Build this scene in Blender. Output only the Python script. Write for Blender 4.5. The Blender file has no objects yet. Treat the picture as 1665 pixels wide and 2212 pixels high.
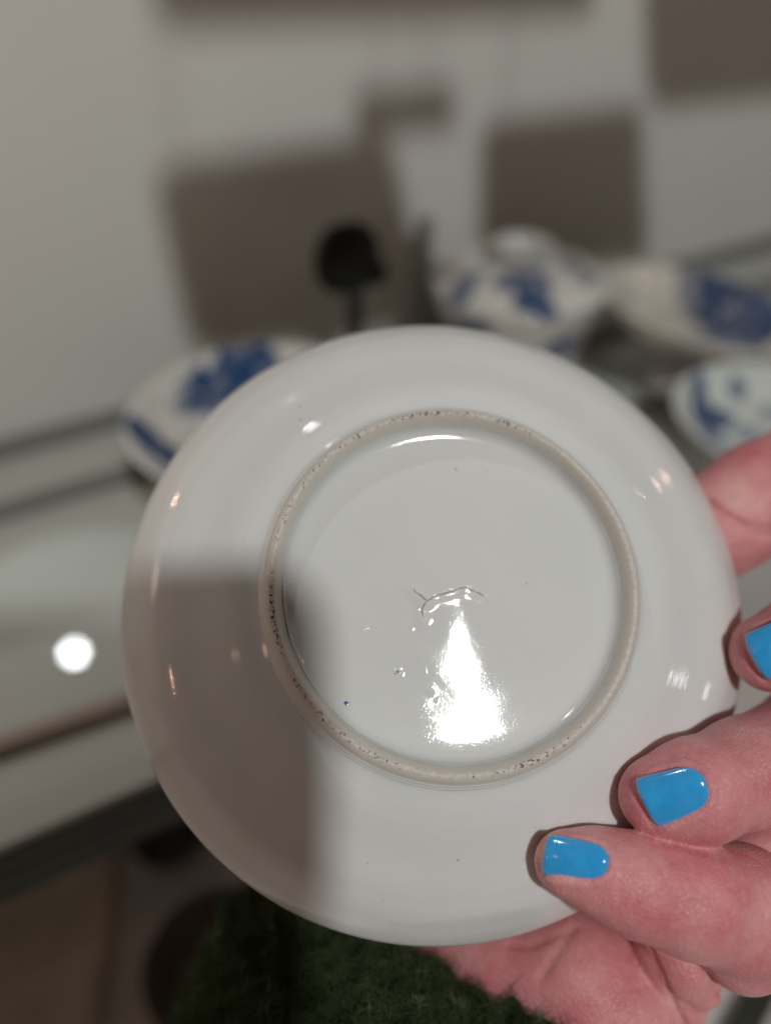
import bpy, math, random
import numpy as np
from mathutils import Vector, Matrix
from mathutils.bvhtree import BVHTree

random.seed(4); rng = np.random.default_rng(7)
S = bpy.context.scene
COL = S.collection
R = math.radians

# ------------------------------------------------------------------ camera
F, CX, CY = 1670.0, 832.5, 1106.0          # focal length and centre of a 1665 x 2212 picture
PITCH, H = R(42), 0.23                     # camera looks 42 deg down, 23 cm above the shelf
U = np.array([0, math.cos(PITCH), math.sin(PITCH)])            # world up in camera axes
Wd = np.array([(5084 - CX) / F, (CY + 398) / F, -1.0]); Wd /= np.linalg.norm(Wd)
Wd -= U * (Wd @ U); Wd /= np.linalg.norm(Wd)                   # along the back wall
Yd = np.cross(U, Wd)                                           # towards the back wall
M3 = np.array([Wd, Yd, U])                                     # camera axes -> world
ORG = np.array([0, 0, H])
def c2w(p): return np.asarray(p) @ M3.T + ORG
cam_d = bpy.data.cameras.new('camera'); cam = bpy.data.objects.new('camera', cam_d); COL.objects.link(cam)
m4 = Matrix.Identity(4)
for i in range(3):
    for j in range(3): m4[i][j] = M3[i][j]
    m4[i][3] = ORG[i]
cam.matrix_world = m4
cam_d.sensor_fit = 'HORIZONTAL'; cam_d.sensor_width = 36.0; cam_d.lens = 36.0 * F / 1665
cam_d.clip_start = 0.005; cam_d.clip_end = 50
cam_d.dof.use_dof = True; cam_d.dof.focus_distance = 0.1265; cam_d.dof.aperture_fstop = 6.3
S.camera = cam
S.view_settings.view_transform = 'Standard'; S.view_settings.look = 'None'
S.view_settings.exposure = 0.24; S.view_settings.gamma = 1
S.render.engine = 'CYCLES'
S.cycles.use_denoising = True
S.cycles.max_bounces = 6; S.cycles.sample_clamp_indirect = 3.0

# ------------------------------------------------------------------ light
world = bpy.data.worlds.new('World'); S.world = world; world.use_nodes = True
bg = world.node_tree.nodes['Background']
bg.inputs[0].default_value = (0.066, 0.047, 0.036, 1); bg.inputs[1].default_value = 1.0
def lamp(name, pc, watt, radius, colr):
    d = bpy.data.lights.new(name, 'POINT'); d.energy = watt; d.shadow_soft_size = radius; d.color = colr
    o = bpy.data.objects.new(name, d); COL.objects.link(o); o.location = c2w(pc); return o
KEY = np.array([0.268, 0.165, 0.83])
lamp('display_spotlight', KEY, 19, 0.027, (0.97, 1.0, 0.99))
lamp('ceiling_spotlight', (-0.40, 1.02, 0.12), 5.0, 0.015, (0.95, 0.99, 1.0))
sp_d = bpy.data.lights.new('case_spotlight', 'SPOT'); sp_d.energy = .085; sp_d.shadow_soft_size = .006; sp_d.color = (.93, 1, 1)
sp_d.spot_size = R(70); sp_d.spot_blend = .5
sp = bpy.data.objects.new('case_spotlight', sp_d); COL.objects.link(sp); sp.location = (-.0267, .299, .0965)
sp.rotation_euler = (Vector((-.0188, .2109, 0)) - sp.location).to_track_quat('-Z', 'Y').to_euler()

lamp('warm_spotlight', (-0.96, -0.05, 0.46), 0.75, 0.010, (1.0, 0.52, 0.36))
lamp('warm_spotlight', (-0.70, 0.12, 0.75), 0.5, 0.009, (1.0, 0.55, 0.40))
lamp('warm_spotlight', (-0.246, 0.12, -0.18), 0.05, 0.003, (1.0, 0.62, 0.40))
lamp('warm_spotlight', (0.96, 0.61, -0.08), 0.5, 0.012, (1.0, 0.60, 0.45))
lamp('warm_spotlight', (-0.71, -0.91, -0.05), 0.25, 0.012, (1.0, 0.55, 0.36))
lamp('side_lamp', (1.12, -0.13, 0.11), 0.35, 0.03, (0.95, 0.99, 1.0))
lamp('added_rim_fill', (-0.41, 0.083, -0.108), 0.09, 0.035, (1.0, 0.74, 0.58))  # added fill, no real lamp: warm reflected band on the saucer's left rim

# ------------------------------------------------------------------ helpers
def ray(px, py): return np.array([(px - CX) / F, (CY - py) / F, -1.0])
def P(px, py, d): return ray(px, py) * d                       # camera axes
def on_z(px, py, z=0.0):
    d = M3 @ ray(px, py); t = (z - H) / d[2]; return ORG + d * t, t
def on_y(px, py, y):
    d = M3 @ ray(px, py); t = y / d[1]; return ORG + d * t, t
YW = on_z(832, 752)[0][1]                                      # distance of the back wall

def tag(o, label=None, cat=None, group=None, kind=None):
    if label: o['label'] = label
    if cat: o['category'] = cat
    if group: o['group'] = group
    if kind: o['kind'] = kind
    return o
def empty(name, loc, label, cat, rot=None, group=None):
    o = bpy.data.objects.new(name, None); COL.objects.link(o); o.empty_display_size = .01
    m = Matrix.Translation(Vector(loc))
    if rot is not None: m = m @ rot
    o.matrix_world = m
    return tag(o, label, cat, group)
def mesh(name, V, Fc, mat, parent=None, smooth=True, world_co=False):
    me = bpy.data.meshes.new(name)
    V = np.asarray(V, dtype=float)
    if world_co and parent is not None: V = V - np.array(parent.matrix_world.translation)
    if isinstance(Fc, np.ndarray):
        n, k = Fc.shape
        me.vertices.add(len(V)); me.vertices.foreach_set('co', V.astype(np.float32).ravel())
        me.loops.add(n * k); me.loops.foreach_set('vertex_index', Fc.astype(np.int32).ravel())
        me.polygons.add(n); me.polygons.foreach_set('loop_start', np.arange(0, n * k, k, dtype=np.int32))
        me.update(calc_edges=True)
    else:
        me.from_pydata([tuple(v) for v in V], [], Fc)
    me.validate()
    me.materials.append(mat)
    if smooth: me.polygons.foreach_set('use_smooth', [True] * len(me.polygons))
    me.update()
    o = bpy.data.objects.new(name, me); COL.objects.link(o)
    if parent is not None: o.parent = parent
    return o
def lathe(prof, seg=128):
    """prof: list of (r, z); r==0 only at ends"""
    prof = np.asarray(prof, float); n = len(prof)
    t = np.linspace(0, 2 * np.pi, seg, endpoint=False)
    V = np.stack([prof[:, 0, None] * np.cos(t), prof[:, 0, None] * np.sin(t), np.repeat(prof[:, 1, None], seg, 1)], -1).reshape(-1, 3)
    i = np.arange(n - 1)[:, None]; j = np.arange(seg)[None]; k = (j + 1) % seg
    Fc = np.stack([i * seg + j, i * seg + k, (i + 1) * seg + k, (i + 1) * seg + j], -1).reshape(-1, 4)
    return V, Fc
def smooth_prof(pts, n=60):
    pts = np.asarray(pts, float)
    d = np.r_[0, np.cumsum(np.hypot(*np.diff(pts, axis=0).T))]
    # Catmull-Rom resample
    out = []
    for s in np.linspace(0, d[-1], n):
        i = min(max(np.searchsorted(d, s) - 1, 0), len(pts) - 2); u = (s - d[i]) / max(d[i + 1] - d[i], 1e-9)
        p0 = pts[max(i - 1, 0)]; p1 = pts[i]; p2 = pts[i + 1]; p3 = pts[min(i + 2, len(pts) - 1)]
        out.append(.5 * ((2 * p1) + (-p0 + p2) * u + (2 * p0 - 5 * p1 + 4 * p2 - p3) * u * u + (-p0 + 3 * p1 - 3 * p2 + p3) * u ** 3))
    out = np.array(out); out[:, 0] = np.maximum(out[:, 0], 1e-5); return out
def box(name, c, s, mat, parent=None, bevel=0.0, rotz=0.0):
    import bmesh
    bm = bmesh.new(); bmesh.ops.create_cube(bm, size=1)
    for v in bm.verts: v.co = Vector((v.co.x * s[0], v.co.y * s[1], v.co.z * s[2]))
    if bevel: bmesh.ops.bevel(bm, geom=bm.edges[:], offset=bevel, segments=3, affect='EDGES')
    me = bpy.data.meshes.new(name); bm.to_mesh(me); bm.free(); me.materials.append(mat)
    o = bpy.data.objects.new(name, me); COL.objects.link(o)
    if parent is not None: o.parent = parent
    o.location = c; o.rotation_euler = (0, 0, rotz); return o

# ------------------------------------------------------------------ materials
def new_mat(name, col, rough=.5, spec=.5, **kw):
    m = bpy.data.materials.new(name); m.use_nodes = True; nt = m.node_tree; b = nt.nodes['Principled BSDF']
    b.inputs['Base Color'].default_value = (*col, 1); b.inputs['Roughness'].default_value = rough
    b.inputs['Specular IOR Level'].default_value = spec
    for k, v in kw.items(): b.inputs[k.replace('_', ' ')].default_value = v
    return m, nt, b
def N(nt, typ, **kw):
    n = nt.nodes.new(typ)
    for k, v in kw.items():
        if k in n.inputs: n.inputs[k].default_value = v
        else: setattr(n, k, v)
    return n
def math_n(nt, op, a, b=None, c=None, clamp=False):
    n = nt.nodes.new('ShaderNodeMath'); n.operation = op; n.use_clamp = clamp
    for i, v in enumerate((a, b, c)):
        if v is None: continue
        if isinstance(v, bpy.types.NodeSocket): nt.links.new(v, n.inputs[i])
        else: n.inputs[i].default_value = v
    return n.outputs[0]
def noise(nt, scale, detail=3, rough=.5, co=None, dim='3D'):
    n = nt.nodes.new('ShaderNodeTexNoise'); n.inputs['Scale'].default_value = scale
    n.inputs['Detail'].default_value = detail; n.inputs['Roughness'].default_value = rough
    if co is None:
        co = nt.nodes.new('ShaderNodeTexCoord').outputs['Object']
    nt.links.new(co, n.inputs['Vector']); return n
def ramp(nt, fac, stops):
    n = nt.nodes.new('ShaderNodeValToRGB'); nt.links.new(fac, n.inputs[0])
    el = n.color_ramp.elements
    while len(el) < len(stops): el.new(.5)
    for e, (p, c) in zip(el, stops): e.position = p; e.color = (*c, 1) if len(c) == 3 else c
    return n.outputs[0]
def mapr(nt, v, a, b, c=0., d=1.):
    n = nt.nodes.new('ShaderNodeMapRange'); nt.links.new(v, n.inputs[0])
    for i, x in enumerate((a, b, c, d)): n.inputs[i + 1].default_value = x
    return n.outputs[0]
def bump(nt, b, h, strength, dist, prev=None):
    n = nt.nodes.new('ShaderNodeBump'); n.inputs['Strength'].default_value = strength; n.inputs['Distance'].default_value = dist
    nt.links.new(h, n.inputs['Height'])
    if prev is not None: nt.links.new(prev, n.inputs['Normal'])
    nt.links.new(n.outputs[0], b.inputs['Normal']); return n.outputs[0]
def mixc(nt, fac, a, b):
    n = nt.nodes.new('ShaderNodeMix'); n.data_type = 'RGBA'
    for s, v in ((0, fac), (6, a), (7, b)):
        if isinstance(v, bpy.types.NodeSocket): nt.links.new(v, n.inputs[s])
        elif s == 0: n.inputs[0].default_value = v
        else: n.inputs[s].default_value = (*v, 1)
    return n.outputs[2]

def plain(name, col, rough=.6, var=.12, scale=20, spec=.4):
    m, nt, b = new_mat(name, col, rough, spec)
    n = noise(nt, scale, 4)
    c2 = tuple(x * (1 - var) for x in col); c3 = tuple(min(1, x * (1 + var)) for x in col)
    nt.links.new(ramp(nt, n.outputs[0], [(.3, c2), (.7, c3)]), b.inputs['Base Color']); return m

# porcelain of the held dish
def porcelain():
    m, nt, b = new_mat('porcelain_glaze', (.71, .71, .70), .085, .5)
    b.inputs['Subsurface Weight'].default_value = .45; b.inputs['Subsurface Radius'].default_value = (1, .85, .7); b.inputs['Subsurface Scale'].default_value = .0022
    tc = nt.nodes.new('ShaderNodeTexCoord').outputs['Object']
    big = noise(nt, 28, 3, .5, tc); c = ramp(nt, big.outputs[0], [(.3, (.685, .69, .675)), (.7, (.73, .725, .705))])
    sp = noise(nt, 900, 1, .5, tc); spk = mapr(nt, sp.outputs[0], .81, .84)
    nt.links.new(mixc(nt, spk, c, (.25, .2, .15)), b.inputs['Base Color'])
    fine = noise(nt, 2600, 2, .6, tc); n1 = bump(nt, b, fine.outputs[0], .09, .00010)
    mid = noise(nt, 420, 2, .5, tc); n2 = bump(nt, b, mid.outputs[0], .05, .0003, n1)
    # fine turning lines round the axis
    sx = nt.nodes.new('ShaderNodeSeparateXYZ'); nt.links.new(tc, sx.inputs[0])
    rr = math_n(nt, 'SQRT', math_n(nt, 'ADD', math_n(nt, 'MULTIPLY', sx.outputs[0], sx.outputs[0]), math_n(nt, 'MULTIPLY', sx.outputs[1], sx.outputs[1])))
    cb = nt.nodes.new('ShaderNodeCombineXYZ'); nt.links.new(rr, cb.inputs[0]); nt.links.new(math_n(nt, 'MULTIPLY', sx.outputs[0], .06), cb.inputs[1])
    rings = noise(nt, 700, 2, .5, cb.outputs[0]); n3 = bump(nt, b, rings.outputs[0], .015, .0004, n2)
    sm = noise(nt, 60, 3, .6, tc)
    nt.links.new(mapr(nt, sm.outputs[0], .35, .7, .04, .085), b.inputs['Roughness'])
    return m
def foot_mat():
    m, nt, b = new_mat('unglazed_foot', (.6, .5, .4), .5, .4)
    tc = nt.nodes.new('ShaderNodeTexCoord').outputs['Object']
    sx = nt.nodes.new('ShaderNodeSeparateXYZ'); nt.links.new(tc, sx.inputs[0])
    rr = math_n(nt, 'SQRT', math_n(nt, 'ADD', math_n(nt, 'MULTIPLY', sx.outputs[0], sx.outputs[0]), math_n(nt, 'MULTIPLY', sx.outputs[1], sx.outputs[1])))
    wob = noise(nt, 350, 2, .5, tc)
    r2 = math_n(nt, 'ADD', rr, math_n(nt, 'MULTIPLY', math_n(nt, 'SUBTRACT', wob.outputs[0], .5), .0006))
    dist = math_n(nt, 'ABSOLUTE', math_n(nt, 'SUBTRACT', r2, RF))
    band = mapr(nt, dist, .0007, .0003)                          # bare clay on the crest
    base = mixc(nt, mapr(nt, dist, .0007, .0017), (.62, .56, .48), (.68, .69, .66))
    clay = noise(nt, 1500, 3, .7, tc)
    clayc = ramp(nt, clay.outputs[0], [(.3, (.52, .47, .42)), (.7, (.70, .67, .62))])
    c1 = mixc(nt, band, base, clayc)
    n1 = noise(nt, 1900, 3, .65, tc); big = noise(nt, 45, 2, .5, tc)
    # dirt gathers on the left and lower side of the crest
    side = math_n(nt, 'ADD', math_n(nt, 'MULTIPLY', sx.outputs[0], -2.2), math_n(nt, 'MULTIPLY', sx.outputs[1], .4))
    thr = math_n(nt, 'SUBTRACT', math_n(nt, 'ADD', .62, math_n(nt, 'MULTIPLY', math_n(nt, 'SUBTRACT', .5, big.outputs[0]), .55)), side)
    dirt = math_n(nt, 'MULTIPLY', mapr(nt, math_n(nt, 'SUBTRACT', n1.outputs[0], thr), 0, .03), mapr(nt, dist, .00055, .00030))
    nt.links.new(mixc(nt, dirt, c1, (.085, .055, .042)), b.inputs['Base Color'])
    nt.links.new(math_n(nt, 'ADD', math_n(nt, 'MULTIPLY', band, .45), .2), b.inputs['Roughness'])
    bump(nt, b, clay.outputs[0], .35, .0002)
    return m

# ------------------------------------------------------------------ the held dish
PC = np.array([.0103, -.0177, -.1502]); PN = np.array([.076, .286, 1.]); PN /= np.linalg.norm(PN)
PA = np.cross([0, 1, 0], PN); PA /= np.linalg.norm(PA); PB = np.cross(PN, PA)
RF = .0309                                   # radius of the foot crest
rot = np.stack([M3 @ PA, M3 @ PB, M3 @ PN], 1)
rm = Matrix.Identity(4)
for i in range(3):
    for j in range(3): rm[i][j] = rot[i][j]
GL = porcelain(); FT = foot_mat()
dish = empty('porcelain_saucer', c2w(PC), 'plain white glazed saucer held in the hand, its underside and foot ring facing the viewer', 'saucer', rm)
under = smooth_prof([(.0600, 0), (.0599, .0008), (.0591, .0024), (.0570, .0052), (.0535, .0086), (.0490, .0116), (.0440, .0141), (.0395, .0159), (.0360, .0170), (.0338, .0176), (.0330, .0180)], 260)
rw = under[:, 0]; under[:, 1] += 8e-6 * np.sin(2 * np.pi * rw / .0013 + 1) * np.clip((.047 - rw) / .008, 0, 1) * np.clip((rw - .0333) / .001, 0, 1) + .00026 * np.sin(2 * np.pi * (rw - .034) / .014) * np.clip((.0595 - rw) / .004, 0, 1) * np.clip((rw - .0333) / .003, 0, 1)
inside = smooth_prof([(.0600, 0), (.0594, -.0007), (.0580, .0008), (.0555, .0035), (.0515, .0068), (.0465, .0096), (.0400, .0120), (.0330, .0138), (.0250, .0146), (.012, .0148), (0, .0148)], 60)
V, Fc = lathe(np.vstack([under[::-1], inside[1:]]), 360)
th = np.arctan2(V[:, 1], V[:, 0]); rr_ = np.hypot(V[:, 0], V[:, 1])
wv = 1 + .0035 * np.sin(2 * th + .6) * (rr_ > .04) * (rr_ - .04) / .02 + .002 * np.sin(3 * th + 2) * np.clip((rr_ - .04) / .02, 0, 1)
V[:, 0] *= wv; V[:, 1] *= wv; V[:, 2] += .0004 * np.sin(2 * th + 1) * np.clip((rr_ - .035) / .025, 0, 1)
rr_ = np.hypot(V[:, 0], V[:, 1]); V[:, 2] += 2.2e-5 * (np.sin(V[:, 0] * 620 + 1.5 * np.sin(V[:, 1] * 330)) + np.sin(V[:, 1] * 540 + 1.4 * np.sin(V[:, 0] * 410 + 2))) * np.clip((rr_ - .034) / .004, 0, 1) * np.clip((.0595 - rr_) / .003, 0, 1)
mesh('dish_body', V, Fc, GL, dish)
# foot ring
foot = smooth_prof([(.0334, .0172), (.0331, .0181), (.0328, .0184), (.03265, .0189), (.03235, .0192), (.0321, .0199), (.0318, .0206), (.0313, .02105), (.0309, .0212), (.0305, .02105), (.0300, .0204), (.0296, .0194), (.0293, .0185), (.0288, .0178)], 90)
V, Fc = lathe(foot, 480)
th = np.arctan2(V[:, 1], V[:, 0]); V[:, 2] += .00006 * np.sin(7 * th) + .00004 * np.sin(23 * th + 1)
mesh('foot_ring', V, Fc, FT, dish)
# floor inside the ring: dense polar sheet with firing crack, pimples, sag
def plane_local(px, py, z=.0172):            # picture point -> dish coordinates on the floor
    d = ray(px, py); t = ((PC + PN * z) @ PN) / (d @ PN); q = d * t - PC
    return np.array([q @ PA, q @ PB])
rs = np.r_[np.linspace(1e-5, .027, 300), np.linspace(.02705, .0290, 40)]
sl_r = [0, .003, .0075, .015, .0245, .0270, .0280, .0287, .0290]
sl_v = [0, -.085, -.096, -.073, -.042, .03, .35, 1.0, 1.8]
sl = np.interp(rs, sl_r, sl_v); zz = np.r_[0, np.cumsum(.5 * (sl[1:] + sl[:-1]) * np.diff(rs))]; zz += .0172 - zz[300]
V, Fc = lathe(np.stack([rs, zz], 1), 900)
crack_px = [[(890, 1275), (897, 1284), (907, 1289), (913, 1296), (920, 1302), (935, 1292), (955, 1286), (975, 1281), (990, 1275), (1003, 1273), (1015, 1279), (1030, 1285), (1045, 1292)],
            [(920, 1302), (912, 1312), (908, 1322), (911, 1338)]]
def seg_dist_raw(XY, pts):
    best = np.full(len(XY), 1e9)
    for a, b in zip(pts[:-1], pts[1:]):
        ab = b - a; t = np.clip(((XY - a) @ ab) / (ab @ ab + 1e-12), 0, 1); best = np.minimum(best, np.linalg.norm(XY - a - t[:, None] * ab, axis=1))
    return best
def seg_dist(XY, pts):
    best = np.full(len(XY), 9.)
    for a, b in zip(pts[:-1], pts[1:]):
        ab = b - a; t = np.clip(((XY - a) @ ab) / (ab @ ab), 0, 1); best = np.minimum(best, np.linalg.norm(XY - a - t[:, None] * ab, axis=1))
    return best
XY = V[:, :2].copy()
V[:, 2] += .5e-5 * (np.sin(XY[:, 0] * 900 + 1.3 * np.sin(XY[:, 1] * 520)) + np.sin(XY[:, 1] * 760 + 1.1 * np.sin(XY[:, 0] * 430 + 1))) * np.clip((.0265 - np.hypot(XY[:, 0], XY[:, 1])) / .004, 0, 1)
near = np.hypot(XY[:, 0], XY[:, 1]) < .0275
for pl in crack_px:
    pts = [plane_local(*p) for p in pl]
    d = seg_dist(XY[near], pts)
    V[near, 2] += .00022 * np.exp(-(d / .0011) ** 2) - .00010 * np.exp(-(d / .00022) ** 2)
for px, py, r_, h_ in [(785, 1360, .0003, .00008), (792, 1357, .0003, .00008), (851, 1447, .00035, .0001), (861, 1444, .00035, .0001), (864, 1456, .0004, .00012), (930, 1497, .0005, .00012),
                       (990, 1078, .0003, .00008), (915, 1450, .0003, .00006), (942, 1513, .0003, .00006), (889, 1360, .0003, .00005), (1150, 1480, .0025, .00003), (948, 1492, .003, -.00005)]:
    q = plane_local(px, py); d = np.linalg.norm(XY - q, axis=1); V[:, 2] += h_ * np.exp(-(d / r_) ** 2)
floor_o = mesh('dish_floor', V, Fc, GL, dish)
bpy.context.view_layer.update()
fb = BVHTree.FromPolygons([tuple(v) for v in V], [tuple(f) for f in Fc.tolist()])
def floor_z(x, y):
    h = fb.ray_cast(Vector((x, y, .05)), Vector((0, 0, -1))); return h[0].z if h[0] is not None else .0172
mcrack = plain('crack_stain', (.20, .135, .09), .4, .4, 3000); mblue = plain('cobalt_dot', (.02, .09, .35), .2, .1, 900)
for pl in crack_px:
    pts = [plane_local(*p) for p in pl]; den = []
    for a, b in zip(pts[:-1], pts[1:]):
        for t in np.linspace(0, 1, 5, endpoint=False): den.append(a + (b - a) * t + rng.normal(0, .00005, 2))
    den.append(pts[-1]); vs = []; fs = []
    for i, p in enumerate(den):
        t = den[min(i + 1, len(den) - 1)] - den[max(i - 1, 0)]; t /= np.linalg.norm(t); nn = np.array([-t[1], t[0]])
        w = .00007 * (.5 + rng.random()) * min(1, i / 3 + .2, (len(den) - 1 - i) / 4 + .15)
        for s in (-1, 0, 1):
            q = p + nn * w * s; vs.append((q[0], q[1], floor_z(q[0], q[1]) + (.000012 if s else .00002)))
        if i: k = 3 * i; fs += [(k - 3, k - 2, k + 1, k), (k - 2, k - 1, k + 2, k + 1)]
    mesh('firing_crack', vs, fs, mcrack, dish)
def dot(name, px, py, r_, mat):
    q = plane_local(px, py); vs = [(q[0], q[1], floor_z(*q) + .00004)]; n = 10
    for k in range(n):
        a = 2 * math.pi * k / n; rr = r_ * (.8 + .4 * rng.random()); x, y = q[0] + rr * math.cos(a), q[1] + rr * math.sin(a); vs.append((x, y, floor_z(x, y) + .00001))
    mesh(name, vs, [(0, 1 + k, 1 + (k + 1) % n) for k in range(n)], mat, dish)
dot('glaze_speck', 748, 1520, .00035, mblue)
for a in [(858, 1452, .00022), (853, 1456, .00015), (1051, 1019, .00012), (984, 1010, .00008), (865, 1449, .00012)]: dot('glaze_speck', *a, mcrack)

# ------------------------------------------------------------------ implicit surfaces for hand and sleeve
def round_cone(Pn, a, b, ra, rb):
    ab = b - a; L2 = ab @ ab; pa = Pn - a; t = np.clip((pa @ ab) / L2, 0, 1)
    d = np.sqrt(((pa - t[..., None] * ab) ** 2).sum(-1)); return d - (ra + (rb - ra) * t)
def smin(a, b, k):
    h = np.clip(.5 + .5 * (b - a) / k, 0, 1); return b + (a - b) * h - k * h * (1 - h)
def build_sdf(groups, lo, hi, h, kg):
    n = np.ceil((hi - lo) / h).astype(int) + 1
    vol = np.full(n, .02, np.float32); ax = [lo[i] + h * np.arange(n[i]) for i in range(3)]
    for k, prims in groups:
        g = np.full(n, .02, np.float32)
        for (a, ra), (b, rb) in prims:
            pad = .006 + max(ra, rb); l = np.minimum(a, b) - pad; u = np.maximum(a, b) + pad
            i0 = np.clip(((l - lo) / h).astype(int), 0, n - 1); i1 = np.clip(((u - lo) / h).astype(int) + 1, 1, n)
            if (i1 <= i0).any(): continue
            sl_ = tuple(slice(p, q) for p, q in zip(i0, i1))
            X, Y, Z = np.meshgrid(ax[0][sl_[0]], ax[1][sl_[1]], ax[2][sl_[2]], indexing='ij')
            d = round_cone(np.stack([X, Y, Z], -1), a, b, ra, rb).astype(np.float32)
            g[sl_] = smin(g[sl_], d, k)
        vol = smin(vol, g, kg)
    return vol, lo, h
def surface_nets(vol, lo, h):
    ins = vol < 0; n = np.array(vol.shape); nc = n - 1
    acc = np.zeros((*nc, 3), np.float32); cnt = np.zeros(nc, np.int16); idx = np.indices(nc).astype(np.float32)
    for ax in range(3):
        o1, o2 = [i for i in range(3) if i != ax]
        for u in (0, 1):
            for v in (0, 1):
                sa = [slice(0, nc[i]) for i in range(3)]; sa[o1] = slice(u, u + nc[o1]); sa[o2] = slice(v, v + nc[o2])
                sb = list(sa); sb[ax] = slice(1, 1 + nc[ax])
                A = vol[tuple(sa)]; B = vol[tuple(sb)]; cr = (A < 0) != (B < 0)
                w = np.nonzero(cr); t = A[w] / (A[w] - B[w])
                off = np.zeros((len(t), 3), np.float32); off[:, ax] = t; off[:, o1] = u; off[:, o2] = v
                acc[w] += off; cnt[w] += 1
    w = np.nonzero(cnt); vid = np.full(nc, -1, np.int64); vid[w] = np.arange(len(w[0]))
    V = (np.stack(w, 1) + acc[w] / cnt[w][:, None]) * h + lo
    Fs = []
    for ax in range(3):
        o1, o2 = [(1, 2), (2, 0), (0, 1)][ax]
        sa = [slice(1, nc[i]) for i in range(3)]; sa[ax] = slice(0, nc[ax]); sb = list(sa); sb[ax] = slice(1, nc[ax] + 1)
        A = ins[tuple(sa)]; B = ins[tuple(sb)]; w = np.nonzero(A != B); base = np.stack(w, 1).copy()
        for i in range(3):
            if i != ax: base[:, i] += 1
        def g(d1, d2):
            q = base.copy(); q[:, o1] -= d1; q[:, o2] -= d2; return vid[q[:, 0], q[:, 1], q[:, 2]]
        q = np.stack([g(1, 1), g(0, 1), g(0, 0), g(1, 0)], 1); fl = ~A[w]; q[fl] = q[fl][:, ::-1]; Fs.append(q)
    return V.astype(float), np.vstack(Fs)
def normals(V, Fc):
    q = V[Fc]; fn = np.cross(q[:, 2] - q[:, 0], q[:, 3] - q[:, 1]); vn = np.zeros_like(V)
    for i in range(4): np.add.at(vn, Fc[:, i], fn)
    return vn / np.maximum(np.linalg.norm(vn, axis=1, keepdims=True), 1e-12)
def relax(V, Fc, it=3):
    e = np.vstack([Fc[:, [0, 1]], Fc[:, [1, 2]], Fc[:, [2, 3]], Fc[:, [3, 0]]])
    deg = np.bincount(e.ravel(), minlength=len(V))[:, None]
    for s in [.5, -.52] * it:
        acc = np.zeros_like(V); np.add.at(acc, e[:, 0], V[e[:, 1]]); np.add.at(acc, e[:, 1], V[e[:, 0]])
        V = V + s * (acc / np.maximum(deg, 1) - V)
    return V
def chain(*pts):
    """(px, py, depth, radius in picture units) -> list of cone primitives"""
    q = [(P(x, y, d), r * d / F) for x, y, d, r in pts]; return list(zip(q[:-1], q[1:]))

hand_groups = [
    (.0030, chain((1223, 1865, .1236, 68), (1290, 1880, .1236, 80), (1370, 1910, .1236, 100), (1490, 1938, .1245, 116), (1600, 1965, .1285, 128), (1690, 2000, .138, 108))),
    (.0030, chain((1422, 1722, .1262, 84), (1500, 1710, .1266, 104), (1620, 1668, .1310, 110), (1770, 1600, .146, 120), (1880, 1680, .156, 125), (1860, 1860, .176, 110))),
    (.0030, chain((1664, 1410, .1390, 84), (1740, 1390, .1405, 98), (1900, 1400, .154, 110), (1990, 1520, .166, 115), (1900, 1800, .18, 110))),
    (.0020, chain((1540, 1980, .1350, 92), (1605, 2040, .1360, 98))),
    (.0020, chain((1432, 1990, .1420, 62), (1475, 2080, .1405, 60), (1508, 2130, .1410, 48))),
    (.0020, chain((1440, 2060, .1440, 70), (1465, 2160, .1440, 56), (1462, 2240, .145, 46))),
    (.0020, chain((1620, 1850, .1420, 64), (1760, 1790, .1460, 90))),
    (.0060, chain((900, 2110, .1640, 120), (1080, 2120, .1570, 120), (1250, 2110, .1500, 120), (1330, 2180, .1500, 140), (1340, 2330, .152, 160)) +
            chain((900, 2110, .1640, 120), (1000, 2330, .168, 230), (1290, 2340, .162, 190)) + chain((1300, 2130, .162, 120), (1600, 1950, .174, 110), (1800, 1900, .184, 140)) +
            chain((900, 2110, .1640, 120), (760, 2260, .185, 200))),
    (.0040, chain((1860, 1760, .185, 150), (1880, 1300, .182, 120), (1800, 985, .176, 114), (1640, 1075, .1700, 112), (1560, 1130, .1690, 104), (1440, 1230, .1680, 90))),
    (.0040, chain((1000, 2100, .170, 130), (1140, 1800, .176, 100), (1240, 1600, .172, 88))),
]
lo = np.array([-.035, -.165, -.215]); hi = np.array([.150, .045, -.105])
V, Fc = surface_nets(*build_sdf(hand_groups, lo, hi, .0005, .0004))
V = relax(V, Fc, 4); vn = normals(V, Fc)
def topx(V): return np.stack([CX + F * V[:, 0] / -V[:, 2], CY - F * V[:, 1] / -V[:, 2]], 1)
px = topx(V); facing = np.clip(vn[:, 2] * 1.5, 0, 1)
def groove(pts, w, amp, dmin=0, dmax=1):
    global V
    pts = [np.array(p, float) for p in pts]; dep = -V[:, 2]; s = (dep > dmin) & (dep < dmax)
    d = seg_dist_raw(px[s], pts); V[s] -= vn[s] * (amp * np.exp(-(d / w) ** 2) * facing[s])[:, None]
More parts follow.
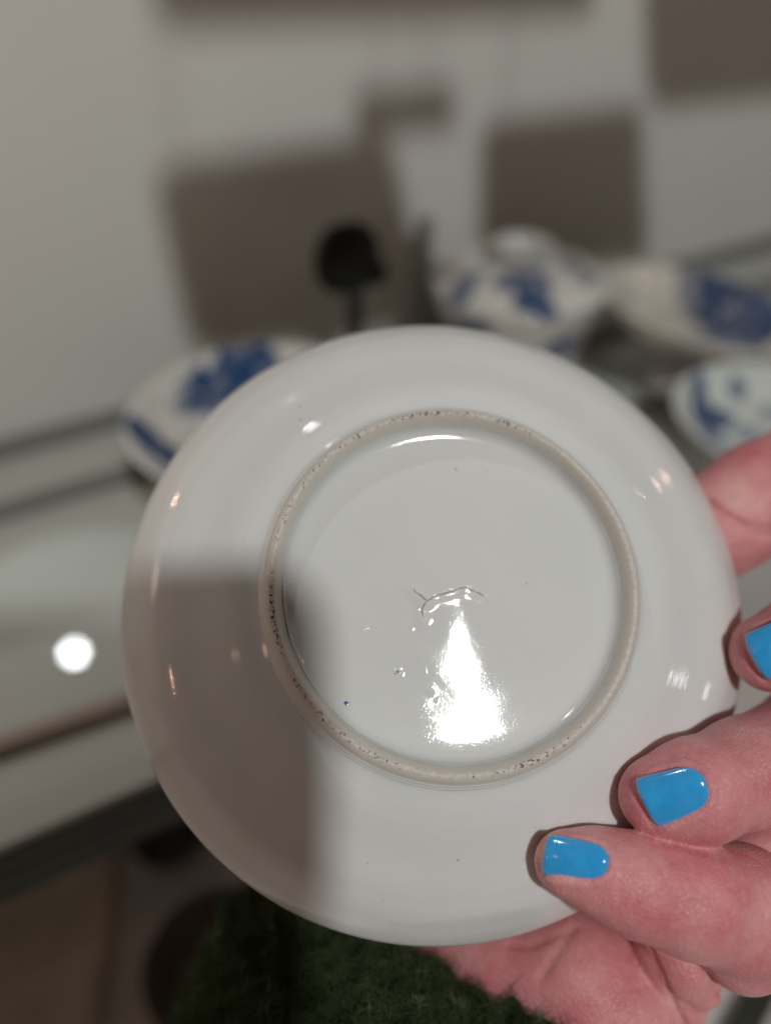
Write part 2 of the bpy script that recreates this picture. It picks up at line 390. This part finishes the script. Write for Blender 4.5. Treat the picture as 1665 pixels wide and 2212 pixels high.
# knuckle and palm creases
for k in range(7):
    x = 1330 + k * 17 + rng.uniform(-5, 5); groove([(x, 1850 + rng.uniform(0, 25)), (x + 8, 1900), (x + 4, 1950 + rng.uniform(-10, 20))], 6, .00012, dmax=.125)
for k in range(6):
    x = 1560 + k * 17; groove([(x, 1880), (x + 10, 1940), (x + 4, 2000)], 5, .00010, dmax=.13)
for k in range(5):
    x = 1590 + k * 16; groove([(x, 1600), (x + 14, 1660), (x + 16, 1720)], 6, .00010, dmax=.128)
groove([(1240, 2005), (1190, 2025), (1140, 2045), (1100, 2040)], 9, .0007, .13)
groove([(1235, 2008), (1200, 2060), (1170, 2110)], 12, .0005, .13)
groove([(1530, 1085), (1575, 1120), (1620, 1150), (1680, 1160)], 8, .0007, .15)
groove([(1520, 1075), (1560, 1108), (1620, 1136), (1680, 1145)], 6, .0005, .15)
groove([(1385, 2010), (1410, 2070), (1450, 2160), (1480, 2220)], 7, .0008, .132)
groove([(1530, 2090), (1545, 2135), (1575, 2160)], 8, .0005, .132)
V = relax(V, Fc, 1)

NG = []
def nail_grid(free, cut, halfw_f, halfw_c, skew=0.0):
    free = np.array(free, float); cut = np.array(cut, float); u = free - cut; L = np.linalg.norm(u); u /= L; w = np.array([-u[1], u[0]])
    nu, nv = 41, 31; G = np.zeros((nu, nv, 2)); E = np.zeros((nu, nv))
    for i in range(nu):
        s_ = i / (nu - 1)                                  # 0 cuticle, 1 free edge
        hw = halfw_c + (halfw_f - halfw_c) * min(1, s_ * 1.3)
        for j in range(nv):
            t = -1 + 2 * j / (nv - 1)
            back = .17 * L * (1 - abs(t) ** 3.0)              # rounded cuticle
            tipc = -.07 * L * abs(t) ** 4                     # eased corners of the free edge
            x0 = .17 * L - back; x1 = L + tipc + skew * t * L
            G[i, j] = cut + u * (x0 + (x1 - x0) * s_) + w * (t * hw * (1 - .10 * max(0, 1 - s_ * 5) ** 2))
            E[i, j] = min(1, min(s_, 1 - s_) * 14, (1 - abs(t)) * 9)
    NG.append((free, cut, G, E, L))
nail_grid((1173, 1846), (1314, 1868), 45, 41)
nail_grid((1390, 1738), (1526, 1696), 58, 52, skew=.06)
nail_grid((1626, 1424), (1748, 1362), 55, 50)
px = topx(V); vn = normals(V, Fc); facing = np.clip(vn[:, 2] * 2, 0, 1)
for free, cut, G, E, L in NG:                              # nail folds pressed into the fingertip
    out = [G[0, j] for j in range(0, 31, 3)] + [G[i, -1] for i in range(4, 41, 4)] + [G[-1, j] for j in range(27, -1, -3)] + [G[i, 0] for i in range(36, -1, -4)]
    s_ = (np.linalg.norm(px - (free + cut) / 2, axis=1) < 150) & (-V[:, 2] < .140); q = px[s_]
    d = seg_dist_raw(q, out); inside = np.zeros(len(q), bool)
    for a, b_ in zip(out[:-1], out[1:]):
        cnd = ((a[1] > q[:, 1]) != (b_[1] > q[:, 1])); inside ^= cnd & (q[:, 0] < (b_[0] - a[0]) * (q[:, 1] - a[1]) / (b_[1] - a[1] + 1e-9) + a[0])
    sd = np.where(inside, -d, d)
    ax_ = (free - cut) / L; along = (q - cut) @ ax_ / L          # no fold in front of the free edge
    fold = .00038 * np.exp(-((sd - 9) / 8) ** 2) * np.clip((.92 - along) / .15, 0, 1) - .00020 * np.clip(-sd / 10, 0, 1) - .00035 * np.exp(-((sd - 6) / 6) ** 2) * np.clip((along - .92) / .06, 0, 1)
    V[s_] += vn[s_] * (fold * facing[s_])[:, None]

def skin():
    m, nt, b = new_mat('skin', (.55, .25, .26), .42, .45)
    tc = nt.nodes.new('ShaderNodeTexCoord').outputs['Object']
    big = noise(nt, 75, 5, .62, tc); c = ramp(nt, big.outputs[0], [(.28, (.58, .145, .175)), (.45, (.66, .230, .250)), (.6, (.72, .32, .325)), (.75, (.78, .49, .42))])
    fine = noise(nt, 1000, 4, .65, tc); c2 = mixc(nt, mapr(nt, fine.outputs[0], .5, .75, 0, .45), c, (.74, .40, .38))
    spot = noise(nt, 210, 2, .5, tc); c3 = mixc(nt, mapr(nt, spot.outputs[0], .62, .78, 0, .35), c2, (.46, .09, .11))
    nt.links.new(c3, b.inputs['Base Color'])
    b.inputs['Subsurface Weight'].default_value = .25; b.inputs['Subsurface Radius'].default_value = (1.0, .3, .15); b.inputs['Subsurface Scale'].default_value = .0016
    prev = None
    for rz, sc_, st in ((.9, 1900, .55), (-.6, 2300, .45)):      # two crossing sets of fine skin lines
        mp = nt.nodes.new('ShaderNodeMapping'); nt.links.new(tc, mp.inputs[0]); mp.inputs['Rotation'].default_value = (.3, .5, rz); mp.inputs['Scale'].default_value = (1, .18, 1)
        ln = noise(nt, sc_, 3, .65, mp.outputs[0]); prev = bump(nt, b, ln.outputs[0], st, .00022, prev)
    vo = nt.nodes.new('ShaderNodeTexVoronoi'); vo.inputs['Scale'].default_value = 1300; vo.feature = 'DISTANCE_TO_EDGE'; nt.links.new(tc, vo.inputs['Vector'])
    prev = bump(nt, b, mapr(nt, vo.outputs['Distance'], 0, .2), .45, .00012, prev)
    md = noise(nt, 480, 4, .65, tc); bump(nt, b, md.outputs[0], .35, .0005, prev)
    nt.links.new(mapr(nt, fine.outputs[0], .3, .7, .30, .50), b.inputs['Roughness'])
    return m
SK = skin()
body_base = c2w(P(1300, 2300, .16))
person = empty('person', body_base, 'left hand with blue nail varnish and dark green wool sleeve holding the white saucer', 'person')
Vw = c2w(V)
hand = mesh('hand', Vw, Fc, SK, person, world_co=True)
hb = BVHTree.FromPolygons([tuple(v) for v in V], Fc.tolist())

# nails: curved plates laid on the fingertips
mn, nt, b = new_mat('nail_varnish', (.018, .30, .78), .12, .6)
b.inputs['Coat Weight'].default_value = .7; b.inputs['Coat Roughness'].default_value = .04
nz = noise(nt, 300, 3, .6); nt.links.new(ramp(nt, nz.outputs[0], [(.3, (.030, .35, .76)), (.7, (.045, .41, .85))]), b.inputs['Base Color'])
nz2 = noise(nt, 900, 3, .6); bump(nt, b, nz2.outputs[0], .12, .0002)
def nail(i_):
    free, cut, G, E, L = NG[i_]; nu, nv = G.shape[:2]; lift = .00030
    # fit a smooth surface to the fingertip depth
    A = []; D = []
    for i in range(0, nu, 2):
        for j in range(2, nv - 2, 2):
            d = ray(*G[i, j]); h = hb.ray_cast(Vector((0, 0, 0)), Vector(d))
            if h[0] is None: continue
            x, y = (G[i, j] - (free + cut) / 2) / 60; A.append([1, x, y, x * x, x * y, y * y]); D.append(-h[0].z)
    A = np.array(A); D = np.array(D); kk = D < D.min() + .0022; A = A[kk]; D = D[kk]
    c = np.linalg.lstsq(np.array(A), np.array(D), rcond=None)[0]; c[3:] *= 1.2
    # length-wise profile from the middle of the fingertip, cross-section a round arc
    ax_ = (free - cut) / L; wx = np.array([-ax_[1], ax_[0]]); Rn = (78., 100., 98.)[i_]
    su = []; sv = []
    for a in np.linspace(.05, .9, 18):
        h = hb.ray_cast(Vector((0, 0, 0)), Vector(ray(*(cut + ax_ * a * L))))
        if h[0] is not None: su.append(a); sv.append(-h[0].z)
    pf = np.polyfit(su, sv, 2); tl = ((G - cut) @ ax_) / L; tw = (G - cut) @ wx
    DD = np.polyval(pf, tl) + (Rn - np.sqrt(np.maximum(Rn ** 2 - tw ** 2, 1))) * .125 / F + tw * .20 * .125 / F
    gap = []
    for i in range(4, nu - 6):
        for j in range(5, nv - 5):
            h = hb.ray_cast(Vector((0, 0, 0)), Vector(ray(*G[i, j])))
            if h[0] is not None: gap.append(DD[i, j] + h[0].z)
    DD -= max(0, np.max(gap))
    top = []; bot = []
    for i in range(nu):
        for j in range(nv):
            d = DD[i, j]; e = math.sqrt(1 - (1 - E[i, j]) ** 2)
            top.append(P(*G[i, j], d - lift * e + .00012 * (1 - e))); bot.append(P(*G[i, j], d + .0011))
    n = nu * nv; fs = []
    for i in range(nu - 1):
        for j in range(nv - 1):
            a = i * nv + j; fs.append((a, a + 1, a + nv + 1, a + nv)); fs.append((n + a, n + a + nv, n + a + nv + 1, n + a + 1))
    rim = [j for j in range(nv)] + [i * nv + nv - 1 for i in range(1, nu)] + [(nu - 1) * nv + j for j in range(nv - 2, -1, -1)] + [i * nv for i in range(nu - 2, 0, -1)]
    for a, b_ in zip(rim, rim[1:] + rim[:1]): fs.append((a, n + a, n + b_, b_))
    o = mesh('fingernail', c2w(np.array(top + bot)), fs, mn, person, world_co=True)
    return o
for i_ in range(3): nail(i_)

# sleeve
slv_groups = [(.006, chain((640, 2060, .154, 150), (590, 2180, .157, 165), (600, 2320, .163, 230)) + chain((640, 2060, .154, 150), (838, 2252, .1460, 150), (800, 2350, .163, 270), (600, 2320, .163, 230)) +
               chain((838, 2252, .1460, 150), (1118, 2402, .1430, 208), (800, 2500, .18, 330)))]
lo2 = np.array([-.065, -.175, -.225]); hi2 = np.array([.050, -.060, -.118])
Vs, Fs = surface_nets(*build_sdf(slv_groups, lo2, hi2, .0009, .001))
Vs = relax(Vs, Fs, 3); ns = normals(Vs, Fs)
q = Vs * 1000
ridge = np.sin(q[:, 0] * 1.15 + q[:, 1] * .55 + 1.6 * np.sin(q[:, 1] * .35)) * .0008 + np.sin(q[:, 0] * .7 - q[:, 1] * 1.3 + 2 * np.sin(q[:, 2] * .4)) * .0007
Vs = Vs + ns * ridge[:, None]; ns = normals(Vs, Fs)
mw, nt, b = new_mat('green_wool', (.02, .045, .018), .9, .2)
nz = noise(nt, 260, 5, .7); nt.links.new(ramp(nt, nz.outputs[0], [(.3, (.008, .013, .004)), (.6, (.03, .045, .015)), (.8, (.06, .085, .028))]), b.inputs['Base Color'])
nz2 = noise(nt, 900, 4, .7); bump(nt, b, nz2.outputs[0], .8, .0008)
sleeve = mesh('sleeve', c2w(Vs), Fs, mw, person, world_co=True)
mf, nt, b = new_mat('wool_fibre', (.03, .06, .03), .75, .2)
nz = noise(nt, 160, 3, .7); nt.links.new(ramp(nt, nz.outputs[0], [(.3, (.016, .026, .010)), (.6, (.070, .10, .040)), (.8, (.27, .33, .15))]), b.inputs['Base Color'])
ok = np.nonzero(ns[:, 2] > -.35)[0]
pxs = topx(Vs); ok = ok[(pxs[ok, 1] < 2330)]
nf = 52000; pick = rng.choice(ok, nf); o_ = Vs[pick] + rng.normal(0, .0004, (nf, 3)); nn = ns[pick]
tan = np.cross(nn, rng.normal(0, 1, (nf, 3))); tan /= np.linalg.norm(tan, axis=1, keepdims=True)
ln = rng.gamma(2.2, .0008, nf)[:, None] + .0006; seg = 4; pts = []
curl = np.cross(nn, tan) * rng.normal(0, 1.6, (nf, 1))
for s in range(seg + 1):
    t = s / seg; pts.append(o_ + ln * (nn * (.75 * t - .28 * t * t) + tan * (.7 * t) + curl * t * t * .6))
wd = np.cross(tan, rng.normal(0, 1, (nf, 3))); wd /= np.linalg.norm(wd, axis=1, keepdims=True); wd *= .000045
Vf = np.stack([np.stack([p - wd * (1 - .7 * s / seg), p + wd * (1 - .7 * s / seg)], 1) for s, p in enumerate(pts)], 1).reshape(-1, 3)
bse = (np.arange(nf) * 2 * (seg + 1))[:, None]
Ff = np.concatenate([np.stack([bse + 2 * s, bse + 2 * s + 1, bse + 2 * s + 3, bse + 2 * s + 2], -1) for s in range(seg)], 1).reshape(-1, 4)
fz = mesh('wool_fuzz', c2w(Vf), Ff, mf, sleeve); fz['kind'] = 'stuff'
fz.data.transform(Matrix.Translation(-Vector(body_base)))

# ------------------------------------------------------------------ the phone taking the picture (throws the shadow)
mph = plain('black_phone_case', (.02, .02, .022), .35, .1, 50)
k0 = P(694, 1214, .1326); t = (.0075 + .1326) / (KEY[2] + .1326); cr = k0 + (KEY - k0) * t
PW, PH = .082, .165
def rr_plate(x0, x1, y0, y1, z0, z1, r, n=8):
    ring = []
    for (cx_, cy_, a0) in ((x1 - r, y1 - r, 0), (x0 + r, y1 - r, 90), (x0 + r, y0 + r, 180), (x1 - r, y0 + r, 270)):
        for k in range(n + 1):
            a = R(a0 + 90 * k / n); ring.append((cx_ + r * math.cos(a), cy_ + r * math.sin(a)))
    m = len(ring); V = [(x, y, z0) for x, y in ring] + [(x, y, z1) for x, y in ring]
    return V, [tuple(range(m))[::-1], tuple(range(m, 2 * m))] + [(i, (i + 1) % m, m + (i + 1) % m, m + i) for i in range(m)]
ph = empty('smartphone', c2w((cr[0] - PW / 2, cr[1] - PH, .011)), 'black smartphone held beside the lens, casting its rounded shadow on the saucer', 'phone')
V, Fq = rr_plate(cr[0] - PW, cr[0], cr[1] - PH, cr[1], .0075, .0155, .010)
mesh('phone_body', c2w(np.array(V)), Fq, mph, ph, smooth=False, world_co=True)
V, Fq = rr_plate(-.008, .008, -.012, .012, .0050, .0075, .005)
mesh('camera_bump', c2w(np.array(V)), Fq, mph, ph, smooth=False, world_co=True)

# ------------------------------------------------------------------ display case: wall and shelves
mwall = plain('painted_wall', (.65, .645, .605), .55, .05, 3, .3)
mshelf, nt, b = new_mat('frosted_glass_shelf', (.46, .485, .45), .03, .5)
nz = noise(nt, 5, 3); nt.links.new(ramp(nt, nz.outputs[0], [(.3, (.43, .455, .42)), (.7, (.49, .51, .475))]), b.inputs['Base Color'])
medge = plain('dark_glass_edge', (.04, .046, .032), .55, .2, 30, .2)
mtan = plain('tan_wood', (.48, .40, .31), .7, .1, 25, .2)
mtan2 = plain('umber_board', (.36, .30, .26), .7, .1, 25, .2)
mgrey = plain('grey_board', (.165, .15, .14), .7, .1, 25, .2)
mtaupe = plain('taupe_surface', (.72, .66, .63), .5, .12, 12, .3)
mbrown = plain('brown_wood', (.60, .50, .41), .5, .2, 30, .3)
mdark = plain('dark_glaze', (.13, .105, .10), .25, .2, 40)
mrail = plain('grey_rail', (.20, .20, .18), .5, .1, 20, .3)

pl = on_z(0, 1820)[0]; YF = on_z(120, 1783)[0][1]               # front edge of the shelf
def struct(o, label=None): tag(o, label, None, None, 'structure'); return o
struct(box('back_wall', (0, YW + .01, -.16), (3, .02, .88), mwall))
struct(box('shelf', (0, (YF + YW) / 2, -.004), (3, YW - YF - .0006, .008), mshelf, bevel=.0008))
LZ = -.16
struct(box('lower_shelf', (0, .0, LZ - .005), (3, 1.2, .01), mtaupe))
fe = empty('shelf_edge_strip', (0, YF - .003, -.012), 'dark green edge running along the front of the pale glass shelf', 'edge strip')
box('strip', (0, 0, 0), (3, .006, .016), medge, fe, .001)
# grey rail lying along the shelf in front of the wall
a, _ = on_z(0, 1115, .0); b2, _ = on_z(330, 1020, .0); ym = (a[1] + b2[1]) / 2
r0 = empty('shelf_rail', (0, ym, 0), 'low grey rail along the shelf, left of the saucer, below the wall', 'rail')
box('rail', (0, 0, .003), (3, .009, .006), mrail, r0, .0015)
r1 = empty('wall_skirting', (0, YW, 0), 'thin dark seam strip where the pale wall meets the shelf', 'skirting')
box('strip', (0, -.004, .004), (3, .007, .008), mrail, r1, .001)
# tan batten near the front of the shelf
a, _ = on_z(0, 1620); b2, _ = on_z(260, 1530); 
tb = empty('batten', ((a[0] + b2[0]) / 2, (a[1] + b2[1]) / 2, 0), 'pale tan batten lying on the shelf at the left, near its front edge', 'batten')
box('bar', (0, 0, .003), (.13, .007, .003), mtan2, tb, .001, math.atan2(b2[1] - a[1], b2[0] - a[0]))

# unseen cards and rail, added to throw soft spotlight shadows on the wall
YC = .13; KW = c2w(KEY)
rail = empty('occluder_rail', (.1, YC, .47), 'added rail above the view, unseen, hung with occluder cards that shade the wall behind', 'rail')
moccluder = plain('occluder_card', (.5, .46, .4), .8, .08, 30, .2)
box('rail', (0, 0, 0), (1.6, .006, .006), mrail, rail, .001)  # bar that the added occluders hang from
def occluder_card(quad, r=.008):
    q = []
    for px_, py_ in quad:
        w_ = on_y(px_, py_, YW)[0]; t = (YC - YW) / (KW[1] - YW); q.append(w_ + (KW - w_) * t)
    ring = []
    for i in range(4):
        p0, p1, p2 = q[i - 1], q[i], q[(i + 1) % 4]; a = (p0 - p1) / np.linalg.norm(p0 - p1); b_ = (p2 - p1) / np.linalg.norm(p2 - p1)
        for k in range(7):
            t = k / 6; ring.append(p1 + a * r * (1 - t) ** 2 + b_ * r * t ** 2)
    m = len(ring); V = [(p[0] - .1, -.001, p[2] - .47) for p in ring] + [(p[0] - .1, .001, p[2] - .47) for p in ring]
    o = mesh('occluder_card', V, [tuple(range(m)), tuple(range(m, 2 * m))[::-1]] + [(i, m + i, m + (i + 1) % m, (i + 1) % m) for i in range(m)], moccluder, rail, smooth=False)
    top = max(p[2] for p in q) - .47
    for x in (min(p[0] for p in q) + .01 - .1, max(p[0] for p in q) - .01 - .1):
        if top < -.004: box('occluder_cord', (x, 0, (top - .004) / 2), (.0008, .0008, -top), mrail, o)
occluder_card([(320, -60), (1290, -160), (1285, 30), (345, 62)])
occluder_card([(1385, -60), (1760, -120), (1800, 195), (1400, 235)], .012)
occluder_card([(765, 200), (980, 186), (985, 272), (770, 296)], .004)
occluder_card([(1040, 268), (1385, 228), (1400, 560), (1035, 600)], .008)
occluder_card([(325, 365), (845, 290), (925, 700), (415, 770)], .012)
# greyish vertical glass fin
g, d = on_y(915, 600, YW - .02); 
gp = empty('glass_post', (g[0], g[1], 0), 'slim grey glass post standing between black knob and lidded bowl', 'post')
mpost = plain('grey_glass', (.30, .33, .33), .15, .1, 20)
zt = on_y(905, 470, YW - .02)[0][2]
box('post', (0, 0, zt / 2), (.009, .004, zt), mpost, gp, .001)

# black knob on a stem
mblack = plain('matt_black', (.006, .007, .007), .35, .1, 50, .3)
yk = YW - .055; kc, kd = on_y(750, 556, yk); kb, _ = on_y(762, 715, yk); KR = 78 * kd / F
kn = empty('knob_stand', (kc[0] + .003, yk, 0), 'black round knob on a thin black stem standing before the shadowed wall', 'stand')  # dark patch behind it is shadow cast by the added cards
V, Fc2 = lathe(smooth_prof([(0, KR), (.5 * KR, .9 * KR), (.86 * KR, .55 * KR), (KR, .05 * KR), (.95 * KR, -.45 * KR), (.7 * KR, -.82 * KR), (.3 * KR, -.98 * KR), (0, -1.02 * KR)], 30), 48)
V[:, 0] *= 1.0; V[:, 1] *= .55; V += [-.003, 0, kc[2]]
mesh('knob', V, Fc2, mblack, kn)
V, Fc2 = lathe([(.0001, kc[2] - KR * .9), (.0042, kc[2] - KR * .9), (.0032, kc[2] - KR * 2), (.003, .006), (.012, .004), (.0125, .0), (.0001, 0)], 24)
mesh('stem', V, Fc2, mblack, kn)
V, Fc2 = lathe(smooth_prof([(0, .007), (.006, .004), (.007, 0), (.006, -.004), (0, -.007)], 14), 20); V += [KR * .60, 0, kc[2] - KR * .58]
mesh('lug', V, Fc2, mblack, kn)

# ------------------------------------------------------------------ blue and white ware
def blue_white(name, blobs, base=(.66, .65, .61), rough=.035, axis=(0, 1), noise_amp=.003, noise_scale=120, tone=(.012, .058, .17)):
    """blobs: (cx, cy, rx, ry, angle, strength) in object coordinates, metres"""
    m, nt, b = new_mat(name, base, rough, .5)
    b.inputs['Coat Weight'].default_value = 1; b.inputs['Coat Roughness'].default_value = .02
    tc = nt.nodes.new('ShaderNodeTexCoord').outputs['Object']
    nz = noise(nt, noise_scale, 3, .6, tc)
    dv = nt.nodes.new('ShaderNodeVectorMath'); dv.operation = 'SUBTRACT'; nt.links.new(nz.outputs['Color'], dv.inputs[0]); dv.inputs[1].default_value = (.5, .5, .5)
    sc = nt.nodes.new('ShaderNodeVectorMath'); sc.operation = 'SCALE'; nt.links.new(dv.outputs[0], sc.inputs[0]); sc.inputs['Scale'].default_value = noise_amp * 2
    ad = nt.nodes.new('ShaderNodeVectorMath'); nt.links.new(tc, ad.inputs[0]); nt.links.new(sc.outputs[0], ad.inputs[1])
    sp = nt.nodes.new('ShaderNodeSeparateXYZ'); nt.links.new(ad.outputs[0], sp.inputs[0])
    total = None
    for cx_, cy_, rx, ry, an, st in blobs:
        x = math_n(nt, 'SUBTRACT', sp.outputs[axis[0]], cx_); y = math_n(nt, 'SUBTRACT', sp.outputs[axis[1]], cy_)
        ca, sa = math.cos(an), math.sin(an)
        u = math_n(nt, 'ADD', math_n(nt, 'MULTIPLY', x, ca / rx), math_n(nt, 'MULTIPLY', y, sa / rx))
        v = math_n(nt, 'ADD', math_n(nt, 'MULTIPLY', x, -sa / ry), math_n(nt, 'MULTIPLY', y, ca / ry))
        r2 = math_n(nt, 'ADD', math_n(nt, 'MULTIPLY', u, u), math_n(nt, 'MULTIPLY', v, v))
        k = mapr(nt, r2, 1.1, .8, 0, st); total = k if total is None else math_n(nt, 'MAXIMUM', total, k)
    st2 = noise(nt, 150, 4, .7, tc); total = math_n(nt, 'MULTIPLY', total, mapr(nt, st2.outputs[0], .38, .50, .60, 1))
    nt.links.new(mixc(nt, total, base, tone), b.inputs['Base Color']); return m
def frame(px_, py_, z, rpx, tx=0.0, ty=0.0):
    """plane through the picture point at height z, leaned towards the viewer by tx, sideways by ty"""
    p, t = on_z(px_, py_, z); m = Matrix.Translation(Vector(p)) @ Matrix.Rotation(R(ty), 4, 'Y') @ Matrix.Rotation(R(tx), 4, 'X')
    return m, rpx * t / F
def hit(m, px_, py_, z):
    mi = m.inverted(); o = mi @ Vector(ORG); d = mi.to_3x3() @ Vector(M3 @ ray(px_, py_)); t = (z - o.z) / d.z; return np.array(o + d * t)
def blobs(m, z, lst):
    out = []
    for px_, py_, rx, ry, an, st in lst:
        p = hit(m, px_, py_, z); va = hit(m, px_ + rx * math.cos(an), py_ + rx * math.sin(an), z) - p; vc = hit(m, px_ - ry * math.sin(an), py_ + ry * math.cos(an), z) - p
        out.append((p[0], p[1], np.hypot(va[0], va[1]), np.hypot(vc[0], vc[1]), math.atan2(va[1], va[0]), st))
    return out
def dish_prof(r, h, t=.0022):
    return smooth_prof([(0, t + .002), (.45 * r, t + .0025), (.6 * r, .004 + t), (.8 * r, .45 * h + t), (.95 * r, .85 * h + t), (r, h), (.985 * r, h - .0012), (.9 * r, .7 * h - .001), (.72 * r, .28 * h), (.55 * r, .003), (.53 * r, .0), (.5 * r, 0), (.48 * r, .002), (0, .002)], 90)
def ware(name, m, r_, h, foot_h, mat, label, cat, foot_r=.42):
    """open dish on a tall or low foot; local z = 0 is the rim plane"""
    e = empty(name, m.translation, label, cat, rot=m.to_3x3().to_4x4(), group='blue and white ware on the shelf')
    V, Fc2 = lathe(dish_prof(r_, h), 96); V[:, 2] -= h; mesh('dish', V, Fc2, mat, e)
    f = foot_r * r_; V, Fc2 = lathe(smooth_prof([(f, -h + .003), (f * 1.02, -h - foot_h * .4), (f * .98, -h - foot_h), (f * .9, -h - foot_h), (f * .88, -h - foot_h * .4), (f * .9, -h + .001)], 30), 64)
    mesh('foot', V, Fc2, mplainw, e); return e
mplainw = plain('white_glaze', (.5, .5, .48), .08, .06, 30, .5)
# left dish
m_, r_ = frame(560, 885, .055, 285)
m = blue_white('cobalt_dish_left', blobs(m_, -.008, [(535, 795, 62, 42, .2, 1), (455, 838, 62, 32, -.3, 1), (410, 862, 40, 16, -.5, .8), (345, 968, 78, 26, .55, 1), (430, 915, 30, 16, -.3, .6), (560, 760, 30, 20, 0, .8)]), noise_amp=.006, noise_scale=170)
ware('blue_white_dish', m_, r_, .020, .030, m, 'blue and white dish peeping out behind the upper left of the saucer', 'dish')
# lidded bowl
hz = .062; c, t = on_z(1120, 602, hz); r_ = 196 * t / F
e = empty('lidded_bowl', (c[0], c[1], 0), 'lidded blue and white tea bowl standing directly above the saucer', 'bowl', group='blue and white ware on the shelf')
mb_ = blue_white('cobalt_bowl', [(-.02, .03, .010, .016, .3, 1), (.033, .034, .005, .040, -.25, 1), (.0, .042, .014, .008, 0, .9), (-.034, .04, .006, .02, .2, 1)], axis=(0, 2))
V, Fc2 = lathe(smooth_prof([(0, .006), (.3 * r_, .007), (.66 * r_, .016), (.84 * r_, .040), (.96 * r_, hz - .001), (r_, hz), (.985 * r_, hz - .002), (.86 * r_, .044), (.72 * r_, .020), (.50 * r_, .008), (.45 * r_, 0), (.4 * r_, 0), (.38 * r_, .004), (0, .004)], 80), 96)
mesh('bowl', V, Fc2, mb_, e)
lid_m = Matrix.Translation(Vector((c[0], c[1], 0)))
ml = blue_white('cobalt_lid', blobs(lid_m, hz + .008, [(1155, 618, 42, 36, .1, 1), (1110, 605, 40, 16, -.3, 1), (1160, 645, 56, 13, .1, 1), (990, 625, 20, 38, .25, 1), (1010, 596, 44, 12, -.3, .7), (1240, 572, 40, 13, .2, .8), (1275, 590, 12, 20, .2, .7)]), noise_amp=.002)
zl = hz + .001; lr = r_ * .965; lh = .008
V, Fc2 = lathe(smooth_prof([(0, zl + lh), (.30 * lr, zl + lh - .0004), (.60 * lr, zl + lh * .76), (.85 * lr, zl + lh * .36), (lr, zl + .0008), (.995 * lr, zl - .001), (.84 * lr, zl + lh * .26), (.58 * lr, zl + lh * .6), (.28 * lr, zl + lh * .80), (0, zl + lh * .84)], 70), 96)
lid = mesh('lid', V, Fc2, ml, e)
V, Fc2 = lathe(smooth_prof([(.28 * lr, zl + lh - .0015), (.30 * lr, zl + lh + .004), (.36 * lr, zl + lh + .0085), (.345 * lr, zl + lh + .0085), (.27 * lr, zl + lh + .004), (.24 * lr, zl + lh - .001)], 24), 64)
mesh('lid_ring', V, Fc2, mplainw, lid)
# right dish, tilted
m_, r_ = frame(1515, 655, .050, 228, 0, 9)
m = blue_white('cobalt_landscape', blobs(m_, -.010, [(1600, 655, 110, 80, .25, 1), (1530, 620, 40, 44, 0, 1), (1445, 596, 18, 18, 0, 1), (1560, 722, 120, 22, -.05, .9), (1490, 640, 44, 10, .9, .7), (1355, 655, 20, 24, .2, .5), (1680, 650, 50, 80, 0, .85)]), base=(.68, .65, .57), tone=(.010, .045, .15), noise_amp=.007)
ware('blue_white_dish', m_, r_, .020, .026, m, 'blue and white dish with a big dark landscape, at the right edge above the others', 'dish', .30)
# lower right dish
m_, r_ = frame(1672, 893, .046, 212)
m = blue_white('cobalt_small', blobs(m_, -.008, [(1525, 900, 30, 78, .05, 1), (1555, 893, 30, 22, -.5, 1), (1592, 843, 20, 16, 0, .95), (1560, 968, 34, 34, .3, .8), (1622, 922, 38, 22, 0, .55), (1665, 880, 24, 14, 0, .5)]), base=(.62, .66, .62), noise_amp=.002)
ware('blue_white_dish', m_, r_, .016, .028, m, 'small blue and white dish at the right edge just above the raised finger', 'dish')
# ------------------------------------------------------------------ things on the lower shelf
def low(px_, py_): return on_z(px_, py_, LZ)
c, t = low(-20, 2050); e = empty('wooden_board', (c[0], c[1], LZ), 'brown wooden board lying low at the lower left', 'board')
box('board', (0, 0, .004), (.11, .22, .008), mbrown, e, .002, R(-20))
c, t = low(490, 2130); e = empty('dark_bowl', (c[0], c[1], LZ), 'dark round bowl low behind the green sleeve', 'bowl')
V, Fc2 = lathe(dish_prof(150 * t / F, .03, .003), 64); mesh('bowl', V, Fc2, mdark, e)
c, t = low(385, 1830); e = empty('glass_dish', (c[0], c[1], LZ), 'small smoky glass dish left of the saucer, above the dark bowl', 'dish')
msm = plain('smoky_glass', (.10, .10, .09), .1, .2, 60); msm2 = plain('smoky_rim', (.20, .195, .18), .1, .2, 60)
V, Fc2 = lathe(dish_prof(82 * t / F, .02, .002), 64); mesh('dish', V, Fc2, msm, e)
rr2 = 82 * t / F; V, Fc2 = lathe(smooth_prof([(rr2 * .97, .020), (rr2 * 1.0, .0225), (rr2 * 1.05, .0215), (rr2 * 1.05, .018), (rr2 * .99, .018), (rr2 * .97, .020)], 14), 64); mesh('rim', V, Fc2, msm2, e)
c, t = low(1650, 2130); e = empty('dark_strip', (c[0], c[1], LZ), 'dark green bar crossing the lower right corner beside the hand', 'bar')
a, _ = low(1680, 2040); b2, _ = low(1600, 2190)
box('bar', (0, 0, .004), (.16, .012, .008), medge, e, .001, math.atan2(b2[1] - a[1], b2[0] - a[0]))
